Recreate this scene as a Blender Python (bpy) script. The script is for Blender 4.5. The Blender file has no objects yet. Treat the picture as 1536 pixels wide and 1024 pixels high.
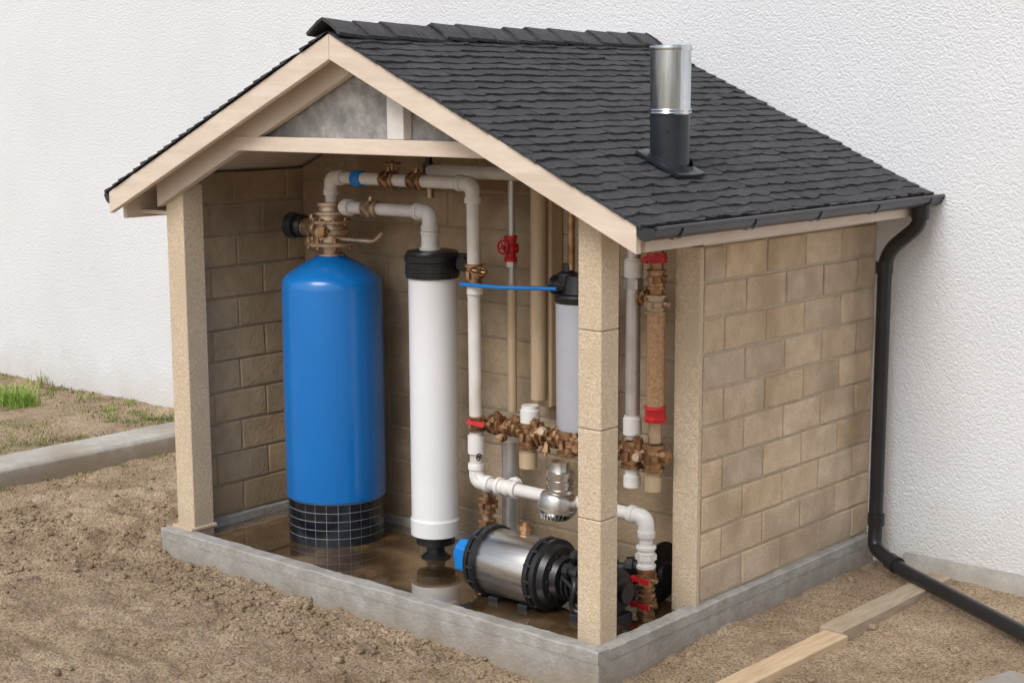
import bpy, bmesh, math, random
import numpy as np
from mathutils import Vector, Matrix, noise
random.seed(7)
sc=bpy.context.scene
col=sc.collection
# ------------------------------------------------------------------ materials
def new_mat(name):
    m=bpy.data.materials.new(name); m.use_nodes=True
    nt=m.node_tree; b=nt.nodes["Principled BSDF"]
    return m,nt,b
def N(nt,t,**k):
    n=nt.nodes.new(t)
    for a,v in k.items(): setattr(n,a,v)
    return n
def mat(name,c1,c2=None,rough=.5,metal=0,scale=8,detail=6,bump=0,bscale=None,bdist=.002,attr=False,r2=None,coat=0,lo=.35,hi=.65,c3=None,s3=2.0,spec=None,sx=None,grime=None):
    m,nt,b=new_mat(name); L=nt.links
    tc=N(nt,"ShaderNodeTexCoord")
    vec=tc.outputs["Object"]
    if sx:
        mp=N(nt,"ShaderNodeMapping"); mp.inputs["Scale"].default_value=sx; L.new(vec,mp.inputs[0]); vec=mp.outputs[0]
    c2=c2 or c1
    n=N(nt,"ShaderNodeTexNoise"); n.inputs["Scale"].default_value=scale; n.inputs["Detail"].default_value=detail; n.inputs["Roughness"].default_value=.65
    L.new(vec,n.inputs["Vector"])
    cr=N(nt,"ShaderNodeValToRGB"); cr.color_ramp.elements[0].position=lo; cr.color_ramp.elements[1].position=hi
    cr.color_ramp.elements[0].color=(*c1,1); cr.color_ramp.elements[1].color=(*c2,1)
    L.new(n.outputs[0],cr.inputs[0]); out=cr.outputs[0]
    if c3:
        n3=N(nt,"ShaderNodeTexNoise"); n3.inputs["Scale"].default_value=s3; n3.inputs["Detail"].default_value=5; L.new(vec,n3.inputs["Vector"])
        r3=N(nt,"ShaderNodeValToRGB"); r3.color_ramp.elements[0].position=.5; r3.color_ramp.elements[1].position=.68
        L.new(n3.outputs[0],r3.inputs[0])
        mx=N(nt,"ShaderNodeMix",data_type='RGBA'); L.new(r3.outputs[0],mx.inputs[0]); L.new(out,mx.inputs[6]); mx.inputs[7].default_value=(*c3,1); out=mx.outputs[2]
    if grime: # (z_low,z_high,colour,max): damp dirt that climbs from the ground
        zl,zh,gc,gm=grime
        sp=N(nt,"ShaderNodeSeparateXYZ"); L.new(tc.outputs["Object"],sp.inputs[0])
        n4=N(nt,"ShaderNodeTexNoise"); n4.inputs["Scale"].default_value=9; n4.inputs["Detail"].default_value=6; L.new(tc.outputs["Object"],n4.inputs[0])
        ad=N(nt,"ShaderNodeMath",operation='MULTIPLY_ADD'); ad.inputs[1].default_value=-(zh-zl)*.9; L.new(n4.outputs[0],ad.inputs[0]); L.new(sp.outputs[2],ad.inputs[2])
        mr=N(nt,"ShaderNodeMapRange"); d_=(zh-zl)*.45; mr.inputs[1].default_value=zl-d_; mr.inputs[2].default_value=zh-d_; mr.inputs[3].default_value=gm; mr.inputs[4].default_value=0
        L.new(ad.outputs[0],mr.inputs[0])
        mx=N(nt,"ShaderNodeMix",data_type='RGBA'); L.new(mr.outputs[0],mx.inputs[0]); L.new(out,mx.inputs[6]); mx.inputs[7].default_value=(*gc,1); out=mx.outputs[2]
    if attr:
        at=N(nt,"ShaderNodeAttribute",attribute_name="tint")
        mx=N(nt,"ShaderNodeMix",data_type='RGBA',blend_type='MULTIPLY'); mx.inputs[0].default_value=1
        L.new(out,mx.inputs[6]); L.new(at.outputs["Color"],mx.inputs[7]); out=mx.outputs[2]
    L.new(out,b.inputs["Base Color"])
    b.inputs["Metallic"].default_value=metal
    b.inputs["Roughness"].default_value=rough
    if spec is not None: b.inputs["Specular IOR Level"].default_value=spec
    if r2 is not None:
        mr=N(nt,"ShaderNodeMapRange"); mr.inputs[1].default_value=lo; mr.inputs[2].default_value=hi
        mr.inputs[3].default_value=rough; mr.inputs[4].default_value=r2
        L.new(n.outputs[0],mr.inputs[0]); L.new(mr.outputs[0],b.inputs["Roughness"])
    if coat: b.inputs["Coat Weight"].default_value=coat; b.inputs["Coat Roughness"].default_value=.08
    if bump:
        nb=N(nt,"ShaderNodeTexNoise"); nb.inputs["Scale"].default_value=bscale or scale*4; nb.inputs["Detail"].default_value=6; nb.inputs["Roughness"].default_value=.6
        L.new(vec,nb.inputs["Vector"])
        bp=N(nt,"ShaderNodeBump"); bp.inputs["Strength"].default_value=bump; bp.inputs["Distance"].default_value=bdist
        L.new(nb.outputs[0],bp.inputs["Height"]); L.new(bp.outputs[0],b.inputs["Normal"])
    return m
M={}
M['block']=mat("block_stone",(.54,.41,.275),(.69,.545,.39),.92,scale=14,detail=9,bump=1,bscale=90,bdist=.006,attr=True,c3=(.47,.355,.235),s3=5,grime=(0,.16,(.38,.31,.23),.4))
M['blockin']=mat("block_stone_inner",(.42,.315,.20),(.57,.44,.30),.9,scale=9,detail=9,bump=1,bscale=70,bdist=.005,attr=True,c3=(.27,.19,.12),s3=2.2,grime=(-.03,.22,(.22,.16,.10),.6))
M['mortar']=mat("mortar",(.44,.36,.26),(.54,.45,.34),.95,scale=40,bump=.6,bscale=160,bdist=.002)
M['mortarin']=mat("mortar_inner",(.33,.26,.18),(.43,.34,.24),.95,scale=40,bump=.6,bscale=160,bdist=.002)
M['post']=mat("post_render",(.53,.42,.29),(.74,.61,.45),.92,scale=130,detail=4,bump=1,bscale=150,bdist=.004,c3=(.60,.485,.345),s3=7,grime=(-.03,.10,(.38,.30,.22),.5))
M['conc']=mat("concrete",(.30,.29,.265),(.43,.415,.39),.85,scale=16,detail=9,bump=.9,bscale=70,bdist=.005,c3=(.28,.26,.225),s3=6,grime=(-.14,-.04,(.27,.215,.15),.75))
M['kerb']=mat("kerb_concrete",(.38,.36,.32),(.50,.48,.44),.9,scale=20,bump=.5,bscale=90,bdist=.003,c3=(.34,.305,.26),s3=3,grime=(-.10,-.03,(.30,.24,.17),.7))
M['cream']=mat("cream_painted_wood",(.69,.57,.46),(.78,.67,.56),.55,scale=9,detail=8,bump=.35,bscale=40,bdist=.001,sx=(.8,1,5),c3=(.66,.54,.43),s3=3.5)
M['cream2']=mat("soffit_wood",(.60,.51,.42),(.68,.59,.50),.6,scale=6,bump=.15,bscale=60,bdist=.001)
M['whitewood']=mat("white_wood",(.68,.65,.60),(.76,.74,.70),.6,scale=20,bump=.2,bdist=.001)
M['gable']=mat("gable_cement_panel",(.24,.235,.225),(.42,.41,.39),.92,scale=26,detail=10,bump=.9,bscale=90,bdist=.004,c3=(.19,.185,.18),s3=9)
M['shingle']=mat("slate_shingle",(.023,.024,.027),(.062,.063,.068),.68,scale=55,bump=1,bscale=120,bdist=.004,attr=True,r2=.85)
M['ridge']=mat("ridge_tile",(.026,.027,.03),(.06,.06,.064),.66,scale=40,bump=.7,bscale=70,bdist=.004)
M['gutter']=mat("gutter_metal",(.045,.046,.05),(.07,.071,.075),.33,metal=.3,scale=8)
M['blackpipe']=mat("black_pipe_plastic",(.012,.012,.014),(.02,.02,.022),.28,scale=8)
M['galv']=mat("galvanised_steel",(.36,.40,.44),(.78,.81,.84),.12,metal=1,scale=16,r2=.30,sx=(1,1,.08))
M['fluedark']=mat("dark_flue_enamel",(.016,.020,.027),(.03,.035,.043),.22,metal=.2,scale=6,r2=.36)
M['blue']=mat("blue_tank_shell",(.001,.150,.49),(.002,.17,.54),.28,scale=3,bump=.05,bscale=9,bdist=.01,coat=.4)
M['bluep']=mat("blue_plastic",(.003,.19,.62),(.006,.23,.70),.33,scale=6)
M['tile']=mat("black_tile",(.007,.009,.014),(.014,.017,.024),.14,scale=6)
M['grout']=mat("tile_grout",(.42,.43,.44),(.52,.52,.52),.8,scale=30)
M['white']=mat("white_filter_shell",(.77,.775,.79),(.80,.81,.825),.33,scale=4,coat=.3)
M['pvc']=mat("white_pvc",(.66,.63,.59),(.77,.745,.715),.27,scale=7,coat=.4,c3=(.60,.55,.48),s3=6)
M['pvcw']=mat("pvc_collar",(.72,.70,.66),(.78,.77,.74),.33,scale=12)
M['steelp']=mat("brushed_pipe",(.50,.49,.47),(.66,.64,.62),.28,metal=.65,scale=10,r2=.4)
M['black']=mat("black_plastic",(.010,.010,.011),(.02,.02,.022),.33,scale=15,bump=.1,bdist=.001)
M['brass']=mat("weathered_brass",(.28,.15,.08),(.55,.36,.21),.33,metal=.85,scale=34,r2=.5,bump=.3,bscale=60,bdist=.001,c3=(.20,.10,.055),s3=18)
M['bronze']=mat("pale_bronze",(.42,.31,.21),(.62,.49,.36),.33,metal=.85,scale=20,r2=.5,bump=.2,bdist=.001)
M['tan']=mat("tan_pipe",(.44,.33,.21),(.56,.43,.28),.55,scale=14,bump=.2,bdist=.001,sx=(1,1,.2))
M['braid']=mat("braided_copper_hose",(.34,.19,.09),(.56,.36,.20),.38,metal=.15,scale=120,bump=.6,bscale=180,bdist=.0015,coat=.3)
M['red']=mat("red_valve_paint",(.45,.012,.016),(.60,.02,.025),.33,scale=12)
M['grey']=mat("grey_filter_bowl",(.44,.45,.50),(.50,.51,.56),.35,scale=3,coat=.2)
M['steel']=mat("brushed_steel",(.54,.52,.49),(.68,.66,.63),.28,metal=1,scale=40,r2=.38,sx=(.08,1,1))
M['timber']=mat("timber_plank",(.48,.37,.24),(.66,.53,.37),.75,scale=22,bump=.3,bdist=.001,sx=(4,.35,4),attr=True,c3=(.40,.31,.21),s3=5)
M['grass']=mat("grass_blades",(.06,.10,.02),(.14,.17,.05),.6,scale=3,attr=True)
def wet():
    m,nt,b=new_mat("wet_floor_water"); L=nt.links
    tc=N(nt,"ShaderNodeTexCoord")
    n=N(nt,"ShaderNodeTexNoise"); n.inputs["Scale"].default_value=4.5; n.inputs["Detail"].default_value=7; L.new(tc.outputs["Object"],n.inputs[0])
    cr=N(nt,"ShaderNodeValToRGB"); e=cr.color_ramp.elements
    e[0].position=.36; e[0].color=(.035,.021,.010,1); e[1].position=.68; e[1].color=(.24,.155,.082,1)
    x=e.new(.53); x.color=(.085,.051,.024,1)
    L.new(n.outputs[0],cr.inputs[0]); L.new(cr.outputs[0],b.inputs["Base Color"])
    mr=N(nt,"ShaderNodeMapRange"); mr.inputs[1].default_value=.60; mr.inputs[2].default_value=.70; mr.inputs[3].default_value=.015; mr.inputs[4].default_value=.2
    L.new(n.outputs[0],mr.inputs[0]); L.new(mr.outputs[0],b.inputs["Roughness"])
    b.inputs["Specular IOR Level"].default_value=1.0
    b.inputs["Coat Weight"].default_value=1; b.inputs["Coat Roughness"].default_value=.02
    nb=N(nt,"ShaderNodeTexNoise"); nb.inputs["Scale"].default_value=7; L.new(tc.outputs["Object"],nb.inputs[0])
    bp=N(nt,"ShaderNodeBump"); bp.inputs["Strength"].default_value=.05; bp.inputs["Distance"].default_value=.01
    L.new(nb.outputs[0],bp.inputs["Height"]); L.new(bp.outputs[0],b.inputs["Normal"]); L.new(bp.outputs[0],b.inputs["Coat Normal"])
    return m
M['wet']=wet()
def stucco():
    m,nt,b=new_mat("white_roughcast_render"); L=nt.links
    tc=N(nt,"ShaderNodeTexCoord"); V=tc.outputs["Object"]
    n=N(nt,"ShaderNodeTexNoise"); n.inputs["Scale"].default_value=1.2; n.inputs["Detail"].default_value=6; L.new(V,n.inputs[0])
    cr=N(nt,"ShaderNodeValToRGB"); e=cr.color_ramp.elements
    e[0].position=.3; e[0].color=(.735,.75,.775,1); e[1].position=.7; e[1].color=(.80,.812,.832,1)
    L.new(n.outputs[0],cr.inputs[0])
    sp=N(nt,"ShaderNodeSeparateXYZ"); L.new(V,sp.inputs[0])
    n2=N(nt,"ShaderNodeTexNoise"); n2.inputs["Scale"].default_value=6; n2.inputs["Detail"].default_value=6; L.new(V,n2.inputs[0])
    ad=N(nt,"ShaderNodeMath",operation='MULTIPLY_ADD'); ad.inputs[1].default_value=-.35; L.new(n2.outputs[0],ad.inputs[0]); L.new(sp.outputs[2],ad.inputs[2])
    mr=N(nt,"ShaderNodeMapRange"); mr.inputs[1].default_value=-.32; mr.inputs[2].default_value=.0; mr.inputs[3].default_value=.6; mr.inputs[4].default_value=0
    L.new(ad.outputs[0],mr.inputs[0])
    mx=N(nt,"ShaderNodeMix",data_type='RGBA'); L.new(mr.outputs[0],mx.inputs[0]); L.new(cr.outputs[0],mx.inputs[6]); mx.inputs[7].default_value=(.56,.53,.48,1)
    L.new(mx.outputs[2],b.inputs["Base Color"]); b.inputs["Roughness"].default_value=.9
    nb=N(nt,"ShaderNodeTexNoise"); nb.inputs["Scale"].default_value=75; nb.inputs["Detail"].default_value=5; nb.inputs["Roughness"].default_value=.65; L.new(V,nb.inputs[0])
    nc=N(nt,"ShaderNodeTexVoronoi"); nc.inputs["Scale"].default_value=130; L.new(V,nc.inputs[0])
    am=N(nt,"ShaderNodeMath",operation='SUBTRACT'); L.new(nb.outputs[0],am.inputs[0])
    hm=N(nt,"ShaderNodeMath",operation='MULTIPLY'); hm.inputs[1].default_value=.5; L.new(nc.outputs[0],hm.inputs[0]); L.new(hm.outputs[0],am.inputs[1])
    bp=N(nt,"ShaderNodeBump"); bp.inputs["Strength"].default_value=.65; bp.inputs["Distance"].default_value=.008
    L.new(am.outputs[0],bp.inputs["Height"]); L.new(bp.outputs[0],b.inputs["Normal"])
    return m
M['stucco']=stucco()
def soil():
    m,nt,b=new_mat("sandy_soil"); L=nt.links
    tc=N(nt,"ShaderNodeTexCoord"); V=tc.outputs["Object"]
    n=N(nt,"ShaderNodeTexNoise"); n.inputs["Scale"].default_value=3; n.inputs["Detail"].default_value=10; n.inputs["Roughness"].default_value=.7; L.new(V,n.inputs[0])
    cr=N(nt,"ShaderNodeValToRGB"); e=cr.color_ramp.elements
    e[0].position=.34; e[0].color=(.31,.225,.148,1); e[1].position=.66; e[1].color=(.57,.45,.325,1)
    L.new(n.outputs[0],cr.inputs[0])
    n2=N(nt,"ShaderNodeTexNoise"); n2.inputs["Scale"].default_value=130; n2.inputs["Detail"].default_value=3; L.new(V,n2.inputs[0])
    c2=N(nt,"ShaderNodeValToRGB"); e=c2.color_ramp.elements; e[0].position=.36; e[0].color=(.42,.39,.36,1); e[1].position=.60; e[1].color=(1.18,1.15,1.1,1)
    L.new(n2.outputs[0],c2.inputs[0])
    mx=N(nt,"ShaderNodeMix",data_type='RGBA',blend_type='MULTIPLY'); mx.inputs[0].default_value=.85
    L.new(cr.outputs[0],mx.inputs[6]); L.new(c2.outputs[0],mx.inputs[7]); L.new(mx.outputs[2],b.inputs["Base Color"])
    b.inputs["Roughness"].default_value=.95; b.inputs["Specular IOR Level"].default_value=.2
    bp=N(nt,"ShaderNodeBump"); bp.inputs["Strength"].default_value=1; bp.inputs["Distance"].default_value=.012
    n3=N(nt,"ShaderNodeTexNoise"); n3.inputs["Scale"].default_value=60; n3.inputs["Detail"].default_value=8; n3.inputs["Roughness"].default_value=.75; L.new(V,n3.inputs[0])
    L.new(n3.outputs[0],bp.inputs["Height"]); L.new(bp.outputs[0],b.inputs["Normal"])
    return m
M['soil']=soil()
# ------------------------------------------------------------------ mesh helpers
def empty(name):
    e=bpy.data.objects.new(name,None); e.empty_display_size=.1; col.objects.link(e); return e
def mesh_obj(name,bm,m,parent=None,smooth=False,ang=None,bevel=0,seg=2):
    me=bpy.data.meshes.new(name); bm.to_mesh(me); bm.free()
    o=bpy.data.objects.new(name,me); col.objects.link(o)
    if m: me.materials.append(M[m] if isinstance(m,str) else m)
    if smooth:
        for p in me.polygons: p.use_smooth=True
        if ang is not None: me.set_sharp_from_angle(angle=math.radians(ang))
    if bevel:
        b=o.modifiers.new("bevel",'BEVEL'); b.width=bevel; b.segments=seg; b.limit_method='ANGLE'
    if parent: o.parent=parent
    return o
def addbox(bm,x0,x1,y0,y1,z0,z1,tint=None,lay=None,rot=None):
    vs=[bm.verts.new((x,y,z)) for x in (x0,x1) for y in (y0,y1) for z in (z0,z1)]
    fs=[(0,1,3,2),(4,6,7,5),(0,4,5,1),(2,3,7,6),(0,2,6,4),(1,5,7,3)]
    out=[]
    for f in fs:
        fc=bm.faces.new([vs[i] for i in f]); out.append(fc)
        if lay:
            for l in fc.loops: l[lay]=tint
    return vs,out
def box(name,x0,x1,y0,y1,z0,z1,m,parent=None,bevel=.002):
    bm=bmesh.new(); addbox(bm,x0,x1,y0,y1,z0,z1); bmesh.ops.recalc_face_normals(bm,faces=bm.faces)
    return mesh_obj(name,bm,m,parent,bevel=bevel)
def prism(name,poly,axis,a0,a1,m,parent=None,bevel=.002):
    bm=bmesh.new()
    def P(p,a): return (p[0],a,p[1]) if axis=='y' else (a,p[0],p[1])
    A=[bm.verts.new(P(p,a0)) for p in poly]; B=[bm.verts.new(P(p,a1)) for p in poly]
    bm.faces.new(A); bm.faces.new(B[::-1]); n=len(poly)
    for i in range(n): bm.faces.new((A[i],B[i],B[(i+1)%n],A[(i+1)%n]))
    bmesh.ops.recalc_face_normals(bm,faces=bm.faces)
    return mesh_obj(name,bm,m,parent,bevel=bevel)
def frame(d):
    d=Vector(d).normalized(); a=Vector((0,0,1)) if abs(d.z)<.9 else Vector((1,0,0))
    u=d.cross(a).normalized(); v=d.cross(u).normalized(); return d,u,v
def lathe_bm(bm,o,d,prof,n=32):
    o=Vector(o); d,u,v=frame(d); rings=[]
    for t,r in prof:
        c=o+d*t
        if r<1e-6: rings.append([bm.verts.new(c)])
        else: rings.append([bm.verts.new(c+u*(r*math.cos(2*math.pi*i/n))+v*(r*math.sin(2*math.pi*i/n))) for i in range(n)])
    for A,B in zip(rings,rings[1:]):
        if len(A)==1 and len(B)==1: continue
        for i in range(n):
            j=(i+1)%n
            if len(A)==1: bm.faces.new((A[0],B[i],B[j]))
            elif len(B)==1: bm.faces.new((A[i],B[0],A[j]))
            else: bm.faces.new((A[i],B[i],B[j],A[j]))
    if len(rings[0])>1: bm.faces.new(rings[0])
    if len(rings[-1])>1: bm.faces.new(rings[-1][::-1])
def lathe(name,o,d,prof,m,parent=None,n=32,ang=35):
    bm=bmesh.new(); lathe_bm(bm,o,d,prof,n); bmesh.ops.recalc_face_normals(bm,faces=bm.faces)
    return mesh_obj(name,bm,m,parent,smooth=True,ang=ang)
def tube_bm(bm,pts,r,n=20,bend=.04,seg=6):
    pts=[Vector(p) for p in pts]; path=[pts[0]]
    for i in range(1,len(pts)-1):
        a,b,c=pts[i-1],pts[i],pts[i+1]; d1=(a-b); d2=(c-b); k=min(bend,d1.length*.49,d2.length*.49)
        p=b+d1.normalized()*k; q=b+d2.normalized()*k
        for s in range(seg+1):
            t=s/seg; path.append(p*(1-t)**2+b*2*t*(1-t)+q*t*t)
    path.append(pts[-1])
    d=(path[1]-path[0]).normalized(); _,u,_=frame(d); rings=[]
    for i,p in enumerate(path):
        if i==0: t=path[1]-path[0]
        elif i==len(path)-1: t=path[-1]-path[-2]
        else: t=(path[i+1]-path[i]).normalized()+(path[i]-path[i-1]).normalized()
        t.normalize(); u=(u-t*u.dot(t)).normalized(); v=t.cross(u)
        rings.append([bm.verts.new(p+u*(r*math.cos(2*math.pi*k/n))+v*(r*math.sin(2*math.pi*k/n))) for k in range(n)])
    for A,B in zip(rings,rings[1:]):
        for i in range(n): bm.faces.new((A[i],B[i],B[(i+1)%n],A[(i+1)%n]))
    bm.faces.new(rings[0][::-1]); bm.faces.new(rings[-1])
def tube(name,pts,r,m,parent=None,n=20,bend=.04):
    bm=bmesh.new(); tube_bm(bm,pts,r,n,bend); bmesh.ops.recalc_face_normals(bm,faces=bm.faces)
    return mesh_obj(name,bm,m,parent,smooth=True,ang=50)
def elbow(name,corner,d1,d2,r,m,parent,bend=.045,arm=.055):
    c=Vector(corner); d1=Vector(d1).normalized(); d2=Vector(d2).normalized()
    bm=bmesh.new(); tube_bm(bm,[c+d1*arm,c,c+d2*arm],r*1.14,22,bend,8)
    for d in (d1,d2): lathe_bm(bm,c+d*(arm-.012),d,[(0,r*1.14),(0,r*1.3),(.018,r*1.3),(.02,r*1.24),(.02,r)],22)
    bmesh.ops.recalc_face_normals(bm,faces=bm.faces)
    return mesh_obj(name,bm,m,parent,smooth=True,ang=40)
def fitting(name,c,d,r,L,m,parent,lugs=True,n=20):
    c=Vector(c); d=Vector(d).normalized(); bm=bmesh.new(); o=c-d*(L/2)
    pr=[(0,r*1.05),(0,r*1.35),(L*.10,r*1.4),(L*.14,r*1.4),(L*.16,r*1.15),(L*.3,r*1.15),(L*.31,r*1.25),(L*.36,r*1.25),(L*.37,r*1.15),(L*.62,r*1.15),(L*.64,r*1.3),(L*.68,r*1.3),(L*.70,r*1.15),(L*.84,r*1.15),(L*.86,r*1.42),(L*.97,r*1.42),(L,r*1.3),(L,r*1.05)]
    lathe_bm(bm,o,d,pr,n)
    lathe_bm(bm,c-d*(L*.12),d,[(0,r*1.1),(0,r*1.5),(L*.24,r*1.5),(L*.24,r*1.1)],6)
    if lugs:
        _,u,v=frame(d)
        for s in (-1,1):
            for w in (u,):
                q=c+w*(s*r*1.62)-v*(r*.25)
                lathe_bm(bm,q-d*(L*.17),d,[(0,r*.32),(0,r*.42),(L*.34,r*.42),(L*.34,r*.2)],6)
        lathe_bm(bm,c-v*(r*1.2),v*-1,[(0,r*.5),(r*.55,r*.5),(r*.55,r*.36),(r*.8,r*.36)],8)
    bmesh.ops.recalc_face_normals(bm,faces=bm.faces)
    return mesh_obj(name,bm,m,parent,smooth=True,ang=30)
def tee(name,c,d,side,r,L,m,parent):
    c=Vector(c); d=Vector(d).normalized(); side=Vector(side).normalized(); bm=bmesh.new()
    for a in (d,-d,side):
        lathe_bm(bm,c,a,[(0,r*1.15),(L*.5-.014,r*1.15),(L*.5-.014,r*1.38),(L*.5,r*1.38),(L*.5,r)],20)
    bmesh.ops.create_uvsphere(bm,u_segments=16,v_segments=10,radius=r*1.3,matrix=Matrix.Translation(c))
    bmesh.ops.recalc_face_normals(bm,faces=bm.faces)
    return mesh_obj(name,bm,m,parent,smooth=True,ang=40)
def wheel_handle(name,c,d,R,m,parent):
    c=Vector(c); d,u,v=frame(d); bm=bmesh.new(); n=24;k=8; rr=R*.17; rings=[]
    for i in range(n):
        a=2*math.pi*i/n; e=u*math.cos(a)+v*math.sin(a)
        rings.append([bm.verts.new(c+e*(R+rr*math.cos(2*math.pi*j/k))+d*(rr*math.sin(2*math.pi*j/k))) for j in range(k)])
    for i in range(n):
        for j in range(k): bm.faces.new((rings[i][j],rings[(i+1)%n][j],rings[(i+1)%n][(j+1)%k],rings[i][(j+1)%k]))
    for i in range(4):
        a=math.pi/2*i+.4; e=u*math.cos(a)+v*math.sin(a); lathe_bm(bm,c,e,[(0,rr*.8),(R,rr*.8)],8)
    lathe_bm(bm,c-d*(R*.9),d,[(0,R*.22),(R*.7,R*.22),(R*.7,R*.34),(R*1.15,R*.34),(R*1.25,R*.15)],12)
    bmesh.ops.recalc_face_normals(bm,faces=bm.faces)
    return mesh_obj(name,bm,m,parent,smooth=True,ang=40)
def lever(name,c,d,up,L,m,parent):
    c=Vector(c); d=Vector(d).normalized(); up=Vector(up).normalized(); bm=bmesh.new()
    lathe_bm(bm,c-up*.012,up,[(0,.008),(.014,.008),(.014,.011),(.02,.011)],10)
    s=d.cross(up); w=.009
    P=[c+s*w*.8+up*.003,c-s*w*.8+up*.003,c-s*w*.8+d*L*.3+up*.004,c-s*w+d*L+up*.012,c+s*w+d*L+up*.012,c+s*w*.8+d*L*.3+up*.004]
    A=[bm.verts.new(p) for p in P]; B=[bm.verts.new(p+up*.005) for p in P]
    bm.faces.new(A); bm.faces.new(B[::-1])
    for i in range(6): bm.faces.new((A[i],B[i],B[(i+1)%6],A[(i+1)%6]))
    bmesh.ops.recalc_face_normals(bm,faces=bm.faces)
    return mesh_obj(name,bm,m,parent,bevel=.001)
def blocks(name,plane,a0,a1,z0,z1,d0,d1,bl,bh,m,parent,topf=None,gap=.007,off0=0,var=.17,jd=.0015):
    bm=bmesh.new(); lay=bm.loops.layers.float_color.new("tint"); row=0; z=z0
    while z<z1-.01:
        zt=min(z+bh,z1); a=a0-((row%2)*.5+off0)*bl
        while a<a1:
            s=max(a,a0)+gap/2; e=min(a+bl,a1)-gap/2
            if e-s>.02:
                k=random.uniform(1-var,1+var*.8); w=random.uniform(-.05,.05)
                t=(k*(1+w*.6),k,k*(1-w),1)
                top=zt-gap/2
                if topf: top=min(top,topf(s),topf(e))
                if top-z>.02:
                    j=random.uniform(-jd,jd)
                    if plane=='x': vs,_=addbox(bm,s,e,d0+j,d1+j,z+gap/2,top,t,lay)
                    else: vs,_=addbox(bm,d0+j,d1+j,s,e,z+gap/2,top,t,lay)
                    for v in vs: v.co+=Vector((random.uniform(-1,1),random.uniform(-1,1),random.uniform(-1,1)))*.0016
            a+=bl
        z+=bh; row+=1
    bmesh.ops.recalc_face_normals(bm,faces=bm.faces)
    return mesh_obj(name,bm,m,parent,bevel=.0045,seg=2)
# ------------------------------------------------------------------ constants
AX,RZ,SL=-1.0,1.745,.45
def zr(x): return RZ-SL*abs(x-AX)
D=1.60
# ------------------------------------------------------------------ pump house
H=empty("pump_house")
bm=bmesh.new()
addbox(bm,-2.0,0,0,D,-.30,-.032); bmesh.ops.recalc_face_normals(bm,faces=bm.faces)
mesh_obj("foundation_slab",bm,'conc',H,bevel=.004)
def rimbar(name,x0,x1,y0,y1,z0,z1,along):
    bm=bmesh.new(); n=110
    rings=[]
    for i in range(n+1):
        u=i/n
        q=[]
        for (p,z) in ((0,z0),(0,z1-.004),(.08,z1),(.92,z1),(1,z1-.004),(1,z0)):
            if along=='x': x=x0+(x1-x0)*u; y=y0+(y1-y0)*p
            else: y=y0+(y1-y0)*u; x=x0+(x1-x0)*(1-p)
            dz=0 if z==z0 else .0035*noise.noise(Vector((x*9,y*9,5+p)))+.003*noise.noise(Vector((x*38,y*38,p*3)))-.001
            q.append(bm.verts.new((x,y,z+dz)))
        rings.append(q)
    for A,B in zip(rings,rings[1:]):
        for k in range(6): bm.faces.new((A[k],B[k],B[(k+1)%6],A[(k+1)%6]))
    bm.faces.new(rings[0]); bm.faces.new(rings[-1][::-1])
    bmesh.ops.recalc_face_normals(bm,faces=bm.faces)
    mesh_obj(name,bm,'conc',H)
rimbar("rim_front",-2.0,0,-.002,.05,-.036,.001,'x')
rimbar("rim_side",-.05,0.002,.0505,D-.002,-.036,0,'y')
rimbar("rim_far_side",-2.002,-1.928,.0505,.662,-.036,.004,'y')
box("inner_skirting",-1.9275,-.105,.652,.664,-.034,.004,'conc',H,.003)
def post(name,x0,x1,y0,y1,zt,cuts):
    bm=bmesh.new(); z=-.034
    for c in cuts+[zt]:
        addbox(bm,x0,x1,y0,y1,z+.0008,c-.0008); z=c
    bmesh.ops.recalc_face_normals(bm,faces=bm.faces)
    mesh_obj(name,bm,'post',H,bevel=.004)
post("post_right",-.118,-.036,.052,.134,1.235,[.36,.62,.90])
post("post_left",-1.970,-1.875,.052,.142,1.24,[])
box("post_left_foot",-1.980,-1.865,.03,.15,-.002,.012,'post',H,.004)
box("side_wall_core",-.095,-.0280,.534,D-.002,-.034,1.098,'mortar',H,0)
blocks("side_wall_blocks",'y',.535,D-.004,.002,1.10,-.10,-.022,.235,.1098,'block',H,gap=.0085,var=.10)
box("pillar",-.112,-.0215,.512,.5335,-.034,1.10,'post',H,.004)
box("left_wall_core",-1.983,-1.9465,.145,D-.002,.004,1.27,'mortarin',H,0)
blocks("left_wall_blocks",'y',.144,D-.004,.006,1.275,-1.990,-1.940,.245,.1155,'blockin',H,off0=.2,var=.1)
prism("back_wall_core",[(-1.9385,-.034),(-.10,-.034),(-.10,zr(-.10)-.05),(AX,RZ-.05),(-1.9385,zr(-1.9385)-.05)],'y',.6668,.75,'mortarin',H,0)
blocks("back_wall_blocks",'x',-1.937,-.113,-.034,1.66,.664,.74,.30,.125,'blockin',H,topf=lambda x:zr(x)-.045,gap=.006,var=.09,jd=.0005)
box("top_plate",-.11,-.04,.136,.5315,1.145,1.20,'cream2',H,.003)
box("side_soffit",-.02,.128,.534,D-.002,1.136,1.147,'cream2',H,.002)
box("side_fascia",.129,.150,-.0,D-.002,1.136,1.205,'cream',H,.002)
box("left_soffit",-2.128,-1.975,.06,D-.002,1.13,1.144,'cream2',H,.002)
box("left_fascia",-2.15,-2.129,.0,D-.002,1.115,1.205,'cream',H,.002)
box("side_wall_plate",-.097,-.024,.534,D-.002,1.1005,1.145,'cream2',H,.002)
for nm,s in (("roof_deck_right",1),("roof_deck_left",-1)):
    xe=AX+s*1.155
    prism(nm,[(AX,RZ-.0145),(xe,zr(xe)-.0145),(xe,zr(xe)-.036),(AX,RZ-.036)],'y',-.028,D-.003,'cream2',H,0)
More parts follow.
